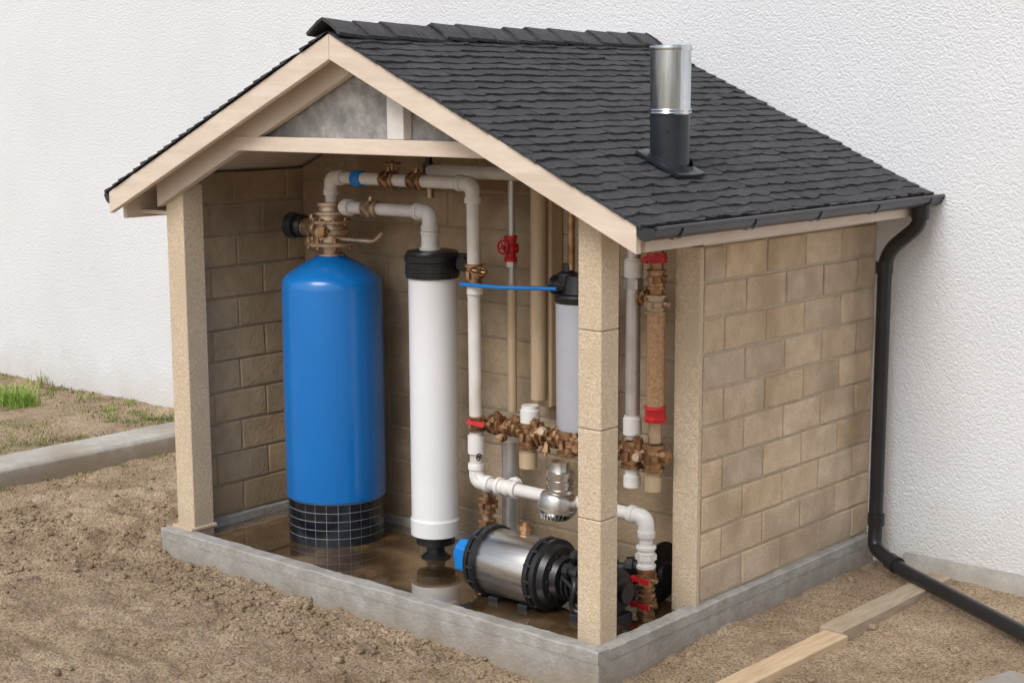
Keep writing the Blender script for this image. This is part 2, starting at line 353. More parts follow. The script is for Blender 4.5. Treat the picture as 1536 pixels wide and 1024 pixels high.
for nm,s in (("barge_board_right",1),("barge_board_left",-1)):
    xe=AX+s*1.157
    prism(nm,[(AX+s*.0008,RZ-.014),(xe,zr(xe)-.014),(xe,zr(xe)-.090),(AX+s*.0008,RZ-.092)],'y',-.052,-.029,'cream',H,.0025)
prism("inner_rafter_left",[(AX-.001,RZ-.037),(-1.99,zr(-1.99)-.037),(-1.99,zr(-1.99)-.14),(AX-.001,RZ-.135)],'y',.030,.060,'cream2',H,.002)
prism("inner_rafter_right",[(AX+.001,RZ-.037),(-.03,zr(-.03)-.037),(-.03,zr(-.03)-.09),(AX+.001,RZ-.09)],'y',.030,.050,'cream2',H,.002)
def xat(z,s): return AX+s*(RZ-z)/SL
prism("gable_panel",[(xat(1.385+.038,-1),1.385),(xat(1.385+.038,1),1.385),(AX,RZ-.039)],'y',.066,.085,'gable',H,0)
prism("tie_beam",[(-1.60,1.366),(-.33,1.366),(-.40,1.413),(-1.54,1.413)],'y',.024,.062,'cream',H,.003)
box("king_post",-.835,-.765,.026,.064,1.4135,zr(-.765)-.039,'whitewood',H,.003)
def shingles(name,s):
    bm=bmesh.new(); lay=bm.loops.layers.float_color.new("tint")
    ca=1/math.sqrt(1+SL*SL); sa=SL*ca; Ls=1.172/ca; rows=27; ex=Ls/rows
    def P(y,q,h): return (AX+s*(q*ca+h*sa), y, RZ-.010-q*sa+h*ca)
    for r in range(rows+1):
        qb=(r+1)*ex if r<rows else Ls+.008
        qt=max(0,qb-ex*1.55)
        y=-.060-random.uniform(0,.1)
        while y<D-.004:
            w=random.uniform(.07,.18); y0=max(y,-.060+random.uniform(-.003,.003)); y1=min(y+w,D-.004); y+=w
            if y1-y0<.012: continue
            k=random.uniform(.78,1.25); t=(k,k,k*random.uniform(.97,1.05),1)
            off=random.uniform(-.005,.005); hb=.007+random.uniform(0,.004); n=max(4,int((y1-y0)/.012))
            top=[];bot=[];low=[]
            for i in range(n+1):
                u=i/n; yy=y0+(y1-y0)*u
                wv=.011*noise.noise(Vector((yy*17,r*3.7,s*2)))+.004*noise.noise(Vector((yy*55,r*5.1,9)))
                q=min(qb+off+wv-.005*(abs(2*u-1)**4),Ls+.012)
                hh=hb+.004*noise.noise(Vector((yy*20,r*2.3,4)))
                top.append(bm.verts.new(P(yy,qt,.0015))); bot.append(bm.verts.new(P(yy,q,hh))); low.append(bm.verts.new(P(yy,q,-.002)))
            F=[]
            for i in range(n):
                F.append(bm.faces.new((top[i],bot[i],bot[i+1],top[i+1])))
                F.append(bm.faces.new((bot[i],low[i],low[i+1],bot[i+1])))
            F.append(bm.faces.new((top[0],low[0],bot[0]))); F.append(bm.faces.new((top[n],bot[n],low[n])))
            for f in F:
                for l in f.loops: l[lay]=t
    bmesh.ops.recalc_face_normals(bm,faces=bm.faces)
    return mesh_obj(name,bm,'shingle',H)
shingles("shingles_right",1); shingles("shingles_left",-1)
bm=bmesh.new(); y=-.075; i=0
while y<D-.02:
    L=.118+random.uniform(-.008,.008); y1=min(y+L+.03,D-.004); h=random.uniform(-.003,.005); R=8; A=[];B=[];A2=[];B2=[]; first=(i==0); dx=random.uniform(-.004,.004)
    for k in range(R+1):
        u=-1+2*k/R; w0=.074+random.uniform(-.003,.003);w1=.070
        def zz(u,lift): return RZ-SL*abs(u)*.074+ .006+lift+.012*(1-u*u)**.7
        l0=.008 if not first else .014
        A.append(bm.verts.new((AX+dx+u*w0,y+random.uniform(-.003,.003),zz(u,l0+h)))); B.append(bm.verts.new((AX+u*w1,y1,zz(u,.001+h))))
        A2.append(bm.verts.new((AX+dx+u*w0*.96,y,zz(u,l0+h)-.009))); B2.append(bm.verts.new((AX+u*w1*.96,y1,zz(u,0+h)-.009)))
    for k in range(R):
        bm.faces.new((A[k],A[k+1],B[k+1],B[k])); bm.faces.new((A[k],A2[k],A2[k+1],A[k+1])); bm.faces.new((B[k],B[k+1],B2[k+1],B2[k]));bm.faces.new((A2[k],B2[k],B2[k+1],A2[k+1]))
    bm.faces.new((A[0],B[0],B2[0],A2[0])); bm.faces.new((A[R],A2[R],B2[R],B[R]))
    y+=L; i+=1
bmesh.ops.recalc_face_normals(bm,faces=bm.faces)
mesh_obj("ridge_tiles",bm,'ridge',H,smooth=True,ang=40)
def gutter(name,xc,zc,y0,y1,R=.034):
    bm=bmesh.new(); n=14; th=.003
    def ring(y):
        o=[bm.verts.new((xc+R*math.cos(a),y,zc+R*math.sin(a))) for a in [math.pi+math.pi*k/n for k in range(n+1)]]
        q=[bm.verts.new((xc+(R-th)*math.cos(a),y,zc+(R-th)*math.sin(a))) for a in [2*math.pi-math.pi*k/n for k in range(n+1)]]
        return o+q
    A=ring(y0);B=ring(y1);m=len(A)
    for i in range(m): bm.faces.new((A[i],B[i],B[(i+1)%m],A[(i+1)%m]))
    for yy in (y0,y1):
        vs=[bm.verts.new((xc+R*1.03*math.cos(a),yy,zc+R*1.03*math.sin(a))) for a in [math.pi+math.pi*k/n for k in range(n+1)]]
        ws=[bm.verts.new((v.co.x,yy+.004,v.co.z)) for v in vs]
        bm.faces.new(vs); bm.faces.new(ws[::-1])
        for k in range(n): bm.faces.new((vs[k],ws[k],ws[k+1],vs[k+1]))
    for sx in (-1,1): lathe_bm(bm,(xc+sx*R,y0,zc),(0,1,0),[(0,.0055),(y1-y0,.0055)],8)
    yy=y0+.12
    while yy<y1:
        P=[(math.pi+math.pi*k/n) for k in range(n+1)]
        a=[bm.verts.new((xc+(R+.004)*math.cos(t),yy,zc+(R+.004)*math.sin(t))) for t in P]
        b=[bm.verts.new((v.co.x,yy+.016,v.co.z)) for v in a]
        for k in range(n): bm.faces.new((a[k],b[k],b[k+1],a[k+1]))
        yy+=.36
    bmesh.ops.recalc_face_normals(bm,faces=bm.faces)
    return mesh_obj(name,bm,'gutter',H,smooth=True,ang=40)
gutter("gutter_right",.186,1.205,-.05,D-.004)
gutter("gutter_left",-2.186,1.195,-.03,D-.004,.028)
# ------------------------------------------------------------------ downpipe
DP=empty("rainwater_downpipe")
dy=1.50
tube("pipe",[(.186,dy,1.185),(.186,dy,1.11),(.062,dy,1.01),(.058,dy,.04),(.062,dy-.01,-.020),(.20,dy-.09,-.050),(1.6,.62,-.075),(3.2,-.25,-.08)],.0245,'blackpipe',DP,24,.06)
lathe("outlet",(.186,dy,1.18),(0,0,-1),[(0,.032),(.05,.030),(.05,.027)],'blackpipe',DP)
for z in (.98,.10): lathe("collar",(.060,dy,z),(0,0,-1),[(0,.024),(0,.0295),(.04,.0295),(.04,.024)],'blackpipe',DP)
lathe("ground_collar",(.15,dy-.061,-.039),(.85,-.49,-.1),[(0,.024),(0,.030),(.045,.030),(.045,.024)],'blackpipe',DP)
# ------------------------------------------------------------------ flue
FL=empty("flue_pipe")
cx,cy=-.10,.46
lathe("lower_pipe",(cx,cy,1.20),(0,0,1),[(0,.0585),(.295,.0585),(.295,.052)],'fluedark',FL,40)
lathe("upper_pipe",(cx,cy,1.497),(0,0,1),[(0,.057),(0,.0595),(.186,.0595),(.186,.054),(.02,.054),(.02,0)],'galv',FL,40)
lathe("joint_band",(cx,cy,1.488),(0,0,1),[(0,.058),(0,.062),(.004,.0635),(.008,.062),(.012,.0635),(.016,.062),(.016,.058)],'galv',FL,40)
lathe("top_rim",(cx,cy,1.672),(0,0,1),[(0,.059),(0,.062),(.005,.0635),(.010,.062),(.014,.062),(.014,.0545)],'galv',FL,40)
bm=bmesh.new(); n=Vector((SL,0,1)).normalized(); o=Vector((cx,cy,zr(cx)))
t=Vector((1,0,-SL)).normalized(); b_=Vector((0,1,0))
def ringp(ax,ay,h,N_=40,sq=0):
    out=[]
    for i in range(N_):
        a=2*math.pi*i/N_; c,s=math.cos(a),math.sin(a)
        if sq: k=1/max(abs(c),abs(s)); k=k*sq+(1-sq); c*=k; s*=k
        out.append(bm.verts.new(o+t*(ax*c)+b_*(ay*s)+n*h))
    return out
rs=[ringp(.088,.072,.002,sq=.8),ringp(.088,.072,.012,sq=.8),ringp(.072,.062,.015),ringp(.067,.0605,.028)]
for A,B in zip(rs,rs[1:]):
    for i in range(40): bm.faces.new((A[i],A[(i+1)%40],B[(i+1)%40],B[i]))
bmesh.ops.recalc_face_normals(bm,faces=bm.faces)
mesh_obj("flashing",bm,'fluedark',FL,smooth=True,ang=40)
# ------------------------------------------------------------------ blue tank
T=empty("blue_pressure_tank"); tx,ty=-1.520,.42; R=.178
lathe("shell",(tx,ty,0),(0,0,1),[(.126,R-.004),(.128,R),(.134,R+.001),(.50,R+.002),(.88,R),(.900,R-.002),(.914,R-.010),(.926,R-.024),(.950,R-.060),(.972,R-.098),(.988,R-.130),(.994,.034)],'blue',T,72,60)
lathe("plinth",(tx,ty,-.031),(0,0,1),[(0,R-.006),(.158,R-.006)],'grout',T,64)
bm=bmesh.new(); nc=26; nr=5; z0=-.029; z1=.125; hh=(z1-z0)/nr
for r_ in range(nr):
    for c in range(nc):
        za=z0+r_*hh+.0011; zb=z0+(r_+1)*hh-.0011; g=.020
        rr=R-.0048; ri=R-.008; cols=[]
        for q in range(4):
            a=2*math.pi*(c+g+(1-2*g)*q/3)/nc
            cols.append([bm.verts.new((tx+rad*math.cos(a),ty+rad*math.sin(a),z)) for rad,z in ((rr,za),(rr,zb),(ri,zb),(ri,za))])
        for A_,B_ in zip(cols,cols[1:]):
            for k in range(4): bm.faces.new((A_[k],B_[k],B_[(k+1)%4],A_[(k+1)%4]))
        bm.faces.new(cols[0]); bm.faces.new(cols[-1][::-1])
bmesh.ops.recalc_face_normals(bm,faces=bm.faces); mesh_obj("base_tiles",bm,'tile',T)
lathe("neck",(tx,ty,.985),(0,0,1),[(0,.048),(.010,.048),(.010,.034),(.035,.034),(.035,.05),(.042,.05)],'bronze',T)
lathe("valve_head",(tx,ty,1.024),(0,0,1),[(0,.05),(0,.092),(.010,.094),(.014,.088),(.014,.062),(.035,.060),(.038,.066),(.055,.068),(.058,.056),(.075,.054),(.078,.072),(.088,.073),(.090,.05),(.105,.048),(.108,.062),(.118,.062),(.120,.044),(.135,.042),(.138,.05),(.15,.05),(.152,.03)],'bronze',T,28,30)
bm=bmesh.new()
for k in range(8):
    a=2*math.pi*k/8+.2; lathe_bm(bm,(tx+.08*math.cos(a),ty+.08*math.sin(a),1.014),(0,0,1),[(0,.007),(.012,.007),(.012,.010),(.034,.010),(.034,.006),(.040,.006)],6)
    lathe_bm(bm,(tx+.062*math.cos(a),ty+.062*math.sin(a),1.095),(0,0,1),[(0,.006),(.026,.006)],6)
bmesh.ops.recalc_face_normals(bm,faces=bm.faces); mesh_obj("flange_bolts",bm,'brass',T)
fitting("side_port",(tx-.085,ty-.01,1.082),(-1,0,0),.024,.07,'bronze',T)
fitting("front_port",(tx+.03,ty-.068,1.075),(.25,-1,0),.014,.04,'brass',T)
lathe("knob",(tx-.12,ty-.01,1.084),(-1,0,0),[(0,.024),(0,.038),(.018,.044),(.024,.034),(.036,.032),(.040,.044),(.075,.048),(.086,.038),(.088,.0)],'black',T,14,25)
tube("brass_drain_arm",[(tx+.05,ty-.03,1.052),(tx+.25,ty-.03,1.052),(tx+.29,ty-.03,1.085)],.007,'bronze',T,12,.02)
# ------------------------------------------------------------------ white filter
F=empty("white_filter_column"); fx,fy=-1.052,.445; r=.082
lathe("shell",(fx,fy,0),(0,0,1),[(.055,r-.004),(.058,r+.003),(.112,r+.004),(.116,r+.001),(.124,r),(.94,r),(.945,r-.004)],'white',F,56,35)
lathe("foot",(fx,fy,-.031),(0,0,1),[(0,.050),(.006,.052),(.012,.042),(.022,.032),(.042,.030),(.050,.052),(.055,.066),(.089,.068),(.089,.05)],'black',F,32,30)
pr=[(0,.084),(0,.089)]
for k in range(3): pr+=[(.012+k*.011,.089),(.013+k*.011,.0925),(.019+k*.011,.0925),(.020+k*.011,.089)]
pr+=[(.052,.090),(.056,.094),(.074,.095),(.078,.090),(.088,.086),(.092,.07),(.094,.0)]
lathe("cap",(fx,fy,.942),(0,0,1),pr,'black',F,48,30)
bm=bmesh.new()
for k in range(22):
    a=2*math.pi*k/22; c_,s_=math.cos(a),math.sin(a)
    lathe_bm(bm,(fx+.088*c_,fy+.088*s_,.948),(0,0,1),[(0,.004),(.036,.004)],6)
bmesh.ops.recalc_face_normals(bm,faces=bm.faces); mesh_obj("cap_ribs",bm,'black',F)
box("bracket",fx+.05,fx+.165,fy+.02,fy+.06,.965,1.025,'black',F,.008)
lathe("bracket_boss",(fx+.135,fy-.005,.995),(0,1,0),[(0,.0),(0,.024),(.05,.026),(.05,0)],'black',F,18)
lathe("inlet_socket",(fx,fy-.01,1.034),(0,0,1),[(0,.036),(.008,.036),(.01,.030),(.05,.029),(.052,.032),(.062,.032),(.062,.02)],'pvcw',F,24)
# ------------------------------------------------------------------ pipework
P=empty("pipework"); pr_=.0215; py=.42
tube("main_riser",[(tx+.005,py,1.15),(tx+.005,py,1.262),(-.845,py,1.262),(-.838,py,.278),(-.143,py,.278),(-.143,py,.10)],pr_,'pvc',P,24,.055)
elbow("elbow_tank",(tx+.005,py,1.262),(0,0,-1),(1,0,0),pr_,'pvc',P)
elbow("elbow_top",(-.845,py,1.262),(-1,0,0),(0,0,-1),pr_,'pvc',P)
elbow("elbow_low",(-.838,py,.278),(0,0,1),(1,0,0),pr_,'pvcw',P)
elbow("elbow_outlet",(-.143,py,.278),(-1,0,0),(0,0,-1),pr_,'pvcw',P)
tee("tee_low",(-.70,py,.278),(1,0,0),(0,1,0),pr_,.085,'pvcw',P)
lathe("blue_band",(-1.395,py,1.262),(1,0,0),[(0,.0215),(0,.0275),(.002,.0285),(.04,.0285),(.042,.0275),(.042,.0215)],'bluep',P,24)
fitting("union_a",(-1.225,py,1.262),(1,0,0),pr_,.06,'brass',P); fitting("union_b",(-1.095,py,1.262),(1,0,0),pr_,.06,'brass',P)
wheel_handle("union_wheel",(-1.20,py-.01,1.318),(0,0,1),.026,'brass',P)
tube("filter_feed",[(tx+.06,py,1.160),(fx,fy-.01,1.160),(fx,fy-.01,1.07)],pr_,'pvc',P,24,.055)
elbow("elbow_filter",(fx,fy-.01,1.160),(-1,0,0),(0,0,-1),pr_*1.08,'pvcw',P)
fitting("union_c",(-1.315,py,1.160),(1,0,0),pr_,.065,'bronze',P)
lathe("feed_collar",(tx+.075,py,1.160),(1,0,0),[(0,.022),(0,.029),(.03,.029),(.03,.022)],'pvcw',P)
tube("header_pipe",[(-1.13,.52,1.292),(-.42,.52,1.292)],.022,'pvc',P)
tube("header_drop",[(-1.13,.52,1.31),(-1.13,.52,1.20)],.013,'bronze',P)
lathe("header_plug",(-1.135,.52,1.262),(0,0,1),[(0,.02),(.055,.02),(.055,.012),(.075,.012)],'black',P,8)
fitting("riser_union",(-.842,py,.968),(0,0,1),pr_,.07,'brass',P)
wheel_handle("riser_wheel",(-.79,py-.035,.985),(.3,-.2,1),.026,'brass',P)
fitting("riser_union_low",(-.838,py,.475),(0,0,1),pr_,.05,'brass',P)
lever("red_lever",(-.838,py-.03,.482),(1,0,0),(0,-1,.3),.075,'red',P)
lathe("riser_socket",(-.838,py,.375),(0,0,1),[(0,.0215),(0,.028),(.06,.028),(.06,.0215)],'pvcw',P)
lathe("riser_socket_up",(-.838,py,.905),(0,0,1),[(0,.0215),(0,.027),(.025,.027),(.025,.0215)],'pvcw',P)
wheel_handle("small_tap",(-.80,py-.03,.372),(1,0,0),.011,'black',P)
tube("blue_tube",[(-.870,py-.035,.938),(-.70,py-.035,.940),(-.51,.44,.945)],.0065,'bluep',P,10,.02)
tube("thin_riser",[(-.800,.56,1.275),(-.800,.56,.50)],.012,'steelp',P)
tube("thin_riser_low",[(-.800,.56,.93),(-.800,.56,.50)],.0155,'tan',P)
GV=empty("red_gate_valve"); fitting("body",(-.800,.555,1.045),(0,0,1),.016,.085,'red',GV); wheel_handle("wheel",(-.800,.515,1.052),(0,-1,0),.021,'red',GV)
lathe("bonnet",(-.800,.555,.985),(0,0,1),[(0,.014),(0,.021),(.02,.021),(.02,.014)],'steelp',GV,6)
box("tan_stud",-.735,-.665,.60,.6625,.52,1.33,'tan',P,.006)
tube("tan_round_riser",[(-.698,.575,1.30),(-.698,.575,.55)],.026,'tan',P)
lathe("tan_riser_collar",(-.655,.48,.475),(0,0,1),[(0,.026),(0,.033),(.06,.033),(.062,.028),(.075,.028)],'pvcw',P)
tube("brass_thin_riser",[(-.50,.50,1.28),(-.50,.50,1.0)],.012,'brass',P)
# manifold
MF=empty("brass_manifold"); mz=.462; my=.47
tube("rail",[(-.86,my,mz),(-.10,my,mz)],.020,'brass',MF)
for i,x in enumerate((-.79,-.72,-.60,-.53,-.26)): fitting("coupling_%d"%i,(x,my,mz+random.uniform(-.006,.006)),(1,0,0),random.uniform(.019,.024),.05,'brass',MF)
for i,x in enumerate((-.655,-.49,-.235,-.155)):
    fitting("tee_%d"%i,(x,my,mz-.01),(0,0,1),.025,.085,'brass' ,MF)
for i,(x,dz) in enumerate(((-.745,-.03),(-.57,.018),(-.43,-.02),(-.195,-.012))):
    lathe("drain_cock_%d"%i,(x,my-.012,mz+dz),(.3,-1,.2),[(0,.011),(.02,.011),(.02,.015),(.032,.015),(.032,.008),(.040,.008),(.040,.012),(.046,.012),(.046,0)],'bronze' if i%2 else 'brass',MF,8)
for i,(x,dz) in enumerate(((-.69,.03),(-.565,-.035),(-.45,.03),(-.61,.028),(-.77,.03),(-.20,.03))):
    lathe("bleed_plug_%d"%i,(x,my-.012,mz+dz*.5),(0,-.3,1 if dz>0 else -1),[(0,.012),(.022,.012),(.022,.016),(.034,.016),(.034,.006),(.044,.006)],'brass',MF,6)
lathe("stub_a",(-.655,my,.345),(0,0,1),[(0,.022),(0,.030),(.05,.030),(.05,.024),(.09,.024)],'tan',MF)
lathe("stub_b",(-.235,my,.350),(0,0,1),[(0,.018),(0,.027),(.035,.027),(.035,.022),(.09,.022)],'pvcw',MF)
lathe("stub_c",(-.155,my,.350),(0,0,1),[(0,.018),(0,.026),(.045,.026),(.045,.022),(.09,.022)],'tan',MF)
tube("grey_riser",[(-.235,my,1.16),(-.235,my,.50)],.0225,'steelp',P)
for z in (1.00,.515): lathe("grey_riser_collar",(-.235,my,z),(0,0,1),[(0,.0225),(0,.029),(.05,.029),(.052,.026),(.058,.026),(.058,.0225)],'pvcw',P)
lathe("grey_riser_nut",(-.235,my,.965),(0,0,1),[(0,.024),(0,.030),(.03,.030),(.03,.024)],'steelp',P,6)
tube("braided_hose",[(-.150,my,.93),(-.150,my,.60)],.0285,'braid',P)
tube("brass_riser",[(-.150,my,1.16),(-.150,my,.93)],.021,'brass',P); tube("brass_riser_low",[(-.150,my,.60),(-.150,my,.5)],.021,'bronze',P)
fitting("hose_union",(-.150,my,.925),(0,0,1),.025,.06,'bronze',P)
fitting("hose_top_union",(-.150,my,1.0),(0,0,1),.021,.06,'brass',P)
lathe("red_ring_top",(-.150,my,1.050),(0,0,1),[(0,.02),(0,.030),(.012,.032),(.03,.030),(.03,.02)],'red',P,12)
lever("red_lever_top",(-.17,my-.03,1.058),(1,0,.1),(0,-1,.4),.07,'red',P)
lathe("red_ring_low",(-.150,my,.565),(0,0,1),[(0,.02),(0,.034),(.012,.036),(.018,.031),(.035,.031),(.042,.035),(.050,.033),(.050,.02)],'red',P,20)
fitting("side_coupling",(-.19,my,.940),(1,0,0),.018,.04,'brass',P)
fitting("drop_union",(-.143,py,.155),(0,0,1),.022,.07,'pvcw',P,lugs=False)
tube("drop_pipe",[(-.143,py,.14),(-.143,py,-.03)],.02,'brass',P)
for i,z in enumerate((.085,.005)):
    fitting("drop_valve_%d"%i,(-.143,py,z),(0,0,1),.021,.07,'brass',P)
    lever("drop_lever_%d"%i,(-.165,py-.032,z+.004),(1,0,.0),(.1,-1,.1),.065,'red',P)
tube("steel_drop",[(-.800,.55,.445),(-.800,.55,-.03)],.030,'steelp',P)
lathe("steel_drop_collar",(-.800,.55,.40),(0,0,1),[(0,.03),(0,.036),(.045,.036),(.05,.03)],'pvcw',P)
tube("brass_stack",[(-.835,.47,.25),(-.835,.47,-.03)],.017,'bronze',P)
for i,z in enumerate((.19,.11,.03)): fitting("stack_fitting_%d"%i,(-.835,.47,z),(0,0,1),.021,.06,'brass',P)
tube("suction_pipe",[(-.835,.47,.02),(-.60,.40,.02)],.024,'brass',P)
wheel_handle("stack_wheel",(-.86,.44,.06),(-1,-.6,0),.02,'brass',P)
# ------------------------------------------------------------------ strainer
S=empty("steel_strainer"); sx_,sy_=-.452,.385
lathe("threaded_neck",(sx_,sy_,.312),(0,0,1),[(0,.034),(0,.044),(.012,.045),(.014,.038),(.024,.038),(.026,.043),(.040,.043),(.042,.038),(.052,.038),(.054,.044),(.068,.044),(.070,.034),(.085,.030),(.10,.030)],'steel',S,28,25)
lathe("bowl",(sx_,sy_,.316),(-.14,-.12,-1),[(0,.036),(.004,.046),(.012,.055),(.022,.060),(.050,.060),(.052,.063),(.062,.063),(.064,.058)],'steel',S,40,30)
lathe("mesh_face",(sx_-.008,sy_-.007,.254),(-.14,-.12,-1),[(0,.056),(.012,.053),(.022,.044),(.029,.028),(.032,0)],'galv',S,36,60)
bm=bmesh.new()
for k in range(26):
    a=2*math.pi*k/26; lathe_bm(bm,(sx_-.008+.055*math.cos(a),sy_-.007+.055*math.sin(a),.252),(-.14-.4*math.cos(a),-.12-.4*math.sin(a),-1),[(0,.0028),(.018,.0028)],6)
bmesh.ops.recalc_face_normals(bm,faces=bm.faces); mesh_obj("grille_ribs",bm,'steel',S)
# ------------------------------------------------------------------ grey filter
G=empty("grey_filter_housing"); gx,gy=-.468,.50
lathe("bowl",(gx,gy,.49),(0,0,1),[(0,.05),(.004,.066),(.02,.072),(.41,.075),(.42,.070)],'grey',G,44,35)
pr=[(0,.070),(0,.076)]
for k in range(2): pr+=[(.004+k*.009,.076),(.005+k*.009,.079),(.010+k*.009,.079),(.011+k*.009,.076)]
pr+=[(.026,.074),(.03,.056),(.06,.048),(.085,.044),(.09,.0)]
lathe("cap",(gx,gy,.900),(0,0,1),pr,'black',G,40,30)
lathe("port",(gx-.045,gy,.950),(0,0,1),[(0,.03),(0,.036),(.012,.038),(.04,.034),(.045,.02),(.07,.018)],'black',G,18)
lathe("side_port",(gx-.03,gy-.01,.950),(-1,0,0),[(0,.028),(.045,.028),(.048,.032),(.062,.032),(.062,.0)],'black',G,16)
# ------------------------------------------------------------------ pump
U=empty("water_pump"); ux,uy,uz=-.680,.275,.082
lathe("steel_barrel",(ux,uy,uz),(1,0,0),[(.055,.09),(.055,.103),(.06,.105),(.255,.105),(.26,.103),(.26,.09)],'steel',U,64,35)
lathe("front_cover",(ux,uy,uz),(1,0,0),[(-.012,.0),(-.012,.060),(-.004,.074),(.0,.098),(.004,.104),(.018,.110),(.024,.110),(.026,.103),(.032,.103),(.034,.113),(.052,.114),(.056,.110),(.058,.10)],'black',U,56,28)
lathe("rear_cover",(ux-.038,uy,uz),(1,0,0),[(.292,.10),(.294,.113),(.312,.114),(.314,.106),(.322,.106),(.324,.114),(.338,.113),(.342,.100),(.360,.092),(.366,.070),(.384,.062),(.386,.0)],'black',U,56,28)
bm=bmesh.new()
for k in range(14):
    a=2*math.pi*k/14; c_,s_=math.cos(a),math.sin(a)
    for x0,dx in ((ux+.026,.028),(ux+.256,.030)): lathe_bm(bm,(x0,uy+.110*c_,uz+.110*s_),(1,0,0),[(0,.004),(0,.0058),(dx,.0058),(dx,.004)],8)
for k in range(10):
    a=2*math.pi*k/10; c_,s_=math.cos(a),math.sin(a); lathe_bm(bm,(ux+.314,uy+.070*c_,uz+.070*s_),(1,0,0),[(0,.009),(.016,.009)],8)
bmesh.ops.recalc_face_normals(bm,faces=bm.faces); mesh_obj("cover_lugs",bm,'black',U,bevel=0)
lathe("blue_inlet",(ux-.005,uy,uz-.0),(-1,0,0),[(0,.03),(.012,.036),(.014,.050),(.03,.052),(.034,.043),(.055,.045),(.085,.044),(.092,.034),(.092,0)],'bluep',U,18,25)
box("blue_inlet_block",ux-.088,ux-.040,uy-.046,uy+.03,uz-.048,uz+.034,'bluep',U,.010)
pr=[(0,.05)]
for k in range(10): pr+=[(.004+k*.019,.050),(.005+k*.019,.066),(.012+k*.019,.066),(.013+k*.019,.050)]
pr+=[(.198,.05),(.200,.03),(.215,.03)]
lathe("finned_motor",(ux+.348,uy+.02,uz-.01),(1,0,0),pr,'black',U,36,25)
for i,(a,b,c_,w) in enumerate([(.38,-.05,.045,.05),(.45,-.055,.0,.045),(.43,-.03,-.06,.055),(.50,-.04,.035,.04),(.37,.0,.075,.045),(.50,-.03,-.055,.045)]):
    lathe("motor_lug_%d"%i,(ux+a,uy+b,uz+c_),(1,0,0),[(0,w*.3),(0,w*.45),(.02,w*.5),(.024,w*.35),(.04,w*.35),(.044,w*.48),(.056,w*.45),(.056,0)],'black',U,10,25)
tube("motor_cable",[(ux+.40,uy-.04,uz+.05),(ux+.45,uy-.09,uz+.02),(ux+.43,uy-.09,uz-.06),(ux+.52,uy-.07,uz-.07),(ux+.55,uy-.02,uz+.02)],.010,'black',U,10,.03)
tube("motor_cable_b",[(ux+.38,uy-.06,uz+.02),(ux+.48,uy-.095,uz-.01),(ux+.53,uy-.06,uz+.05)],.008,'black',U,10,.03)
lathe("end_flange",(-.185,.552,.068),(1,0,0),[(0,.0),(0,.090),(.004,.096),(.010,.096),(.012,.086),(.018,.086),(.022,.04),(.03,.03)],'black',U,48,28)
tube("flange_shaft",[(-.27,.36,.06),(-.22,.50,.068),(-.183,.552,.068)],.03,'black',U)
for i,(px,pz) in enumerate(((-.26,.10),(-.24,.03),(-.20,.12))): lathe("coupling_boss_%d"%i,(px,.40,pz),(1,.5,0),[(0,.02),(0,.028),(.02,.030),(.022,.020),(.04,.020),(.042,.027),(.06,.025),(.06,0)],'black',U,12,25)
box("foot_a",ux+.08,ux+.12,uy-.07,uy+.07,-.031,-.012,'black',U,.004)
box("foot_b",ux+.20,ux+.24,uy-.07,uy+.07,-.031,-.012,'black',U,.004)
box("foot_motor",ux+.39,ux+.53,uy-.05,uy+.09,-.031,-.006,'black',U,.004)
lathe("priming_plug",(ux+.15,uy+.03,uz+.095),(0,0.1,1),[(0,.02),(.016,.02),(.016,.026),(.03,.026),(.03,.014),(.042,.014)],'brass',U,8)
# ------------------------------------------------------------------ water on the floor
bm=bmesh.new(); nx,ny=60,20; g=[[bm.verts.new((-1.926+(1.875)*i/nx,.0502+(.60)*j/ny,-.0275)) for j in range(ny+1)] for i in range(nx+1)]
for i in range(nx):
    for j in range(ny): bm.faces.new((g[i][j],g[i+1][j],g[i+1][j+1],g[i][j+1]))
bmesh.ops.recalc_face_normals(bm,faces=bm.faces)
mesh_obj("puddle_water",bm,'wet',None)
# ------------------------------------------------------------------ rendered house wall
bm=bmesh.new(); addbox(bm,-16,14,D,D+.3,-.4,6.5); bmesh.ops.recalc_face_normals(bm,faces=bm.faces)
mesh_obj("rendered_house_wall",bm,'stucco',None)
prism("wall_footing",[(1.55,-.4),(1.55,-.105),(1.60,-.045),(1.598,-.4)],'x',.12,14,'conc',None,.004)
# ------------------------------------------------------------------ ground
def fbm(x,y,s,o=4):
    v=0;a=1
    for k in range(o): v+=a*noise.noise(Vector((x*s,y*s,3.1*k))); s*=2.1; a*=.5
    return v
def gz(x,y):
    b=-.105
    b-=.05*max(0,min(1,(x+1.2)/1.2))*max(0,min(1,(.35-y)/.5))
    b-=.03*max(0,min(1,(-y-.2)/1.5))
    if x<-3.45: b+=.03
    else: b-=.02*max(0,min(1,(-2.9-x)/.4))
    amp=.014 if x>-3.5 else .008
    h=b+amp*fbm(x,y,2.2,3)*1.3
    if x>-3.45:
        rough=.6+.6*noise.noise(Vector((x*1.1,y*1.1,7)))
        if x<-.3 and y<.6: rough+=.45
        e=fbm(x,y,11,4)
        h+=.016*rough*e+.010*rough*abs(fbm(x,y,30,2))
        d=math.exp(-((x+2.35)**2/.18+(y-.35)**2/.35)); h+=d*(.03+.025*e)
        if y<.0 and x>-2.2: h+=.016*math.exp(-((y+.09)/.07)**2)*(.4+.8*noise.noise(Vector((x*5,y*5,2))))
    else: h+=.006*fbm(x,y,16,3)
    return min(h,-.045)
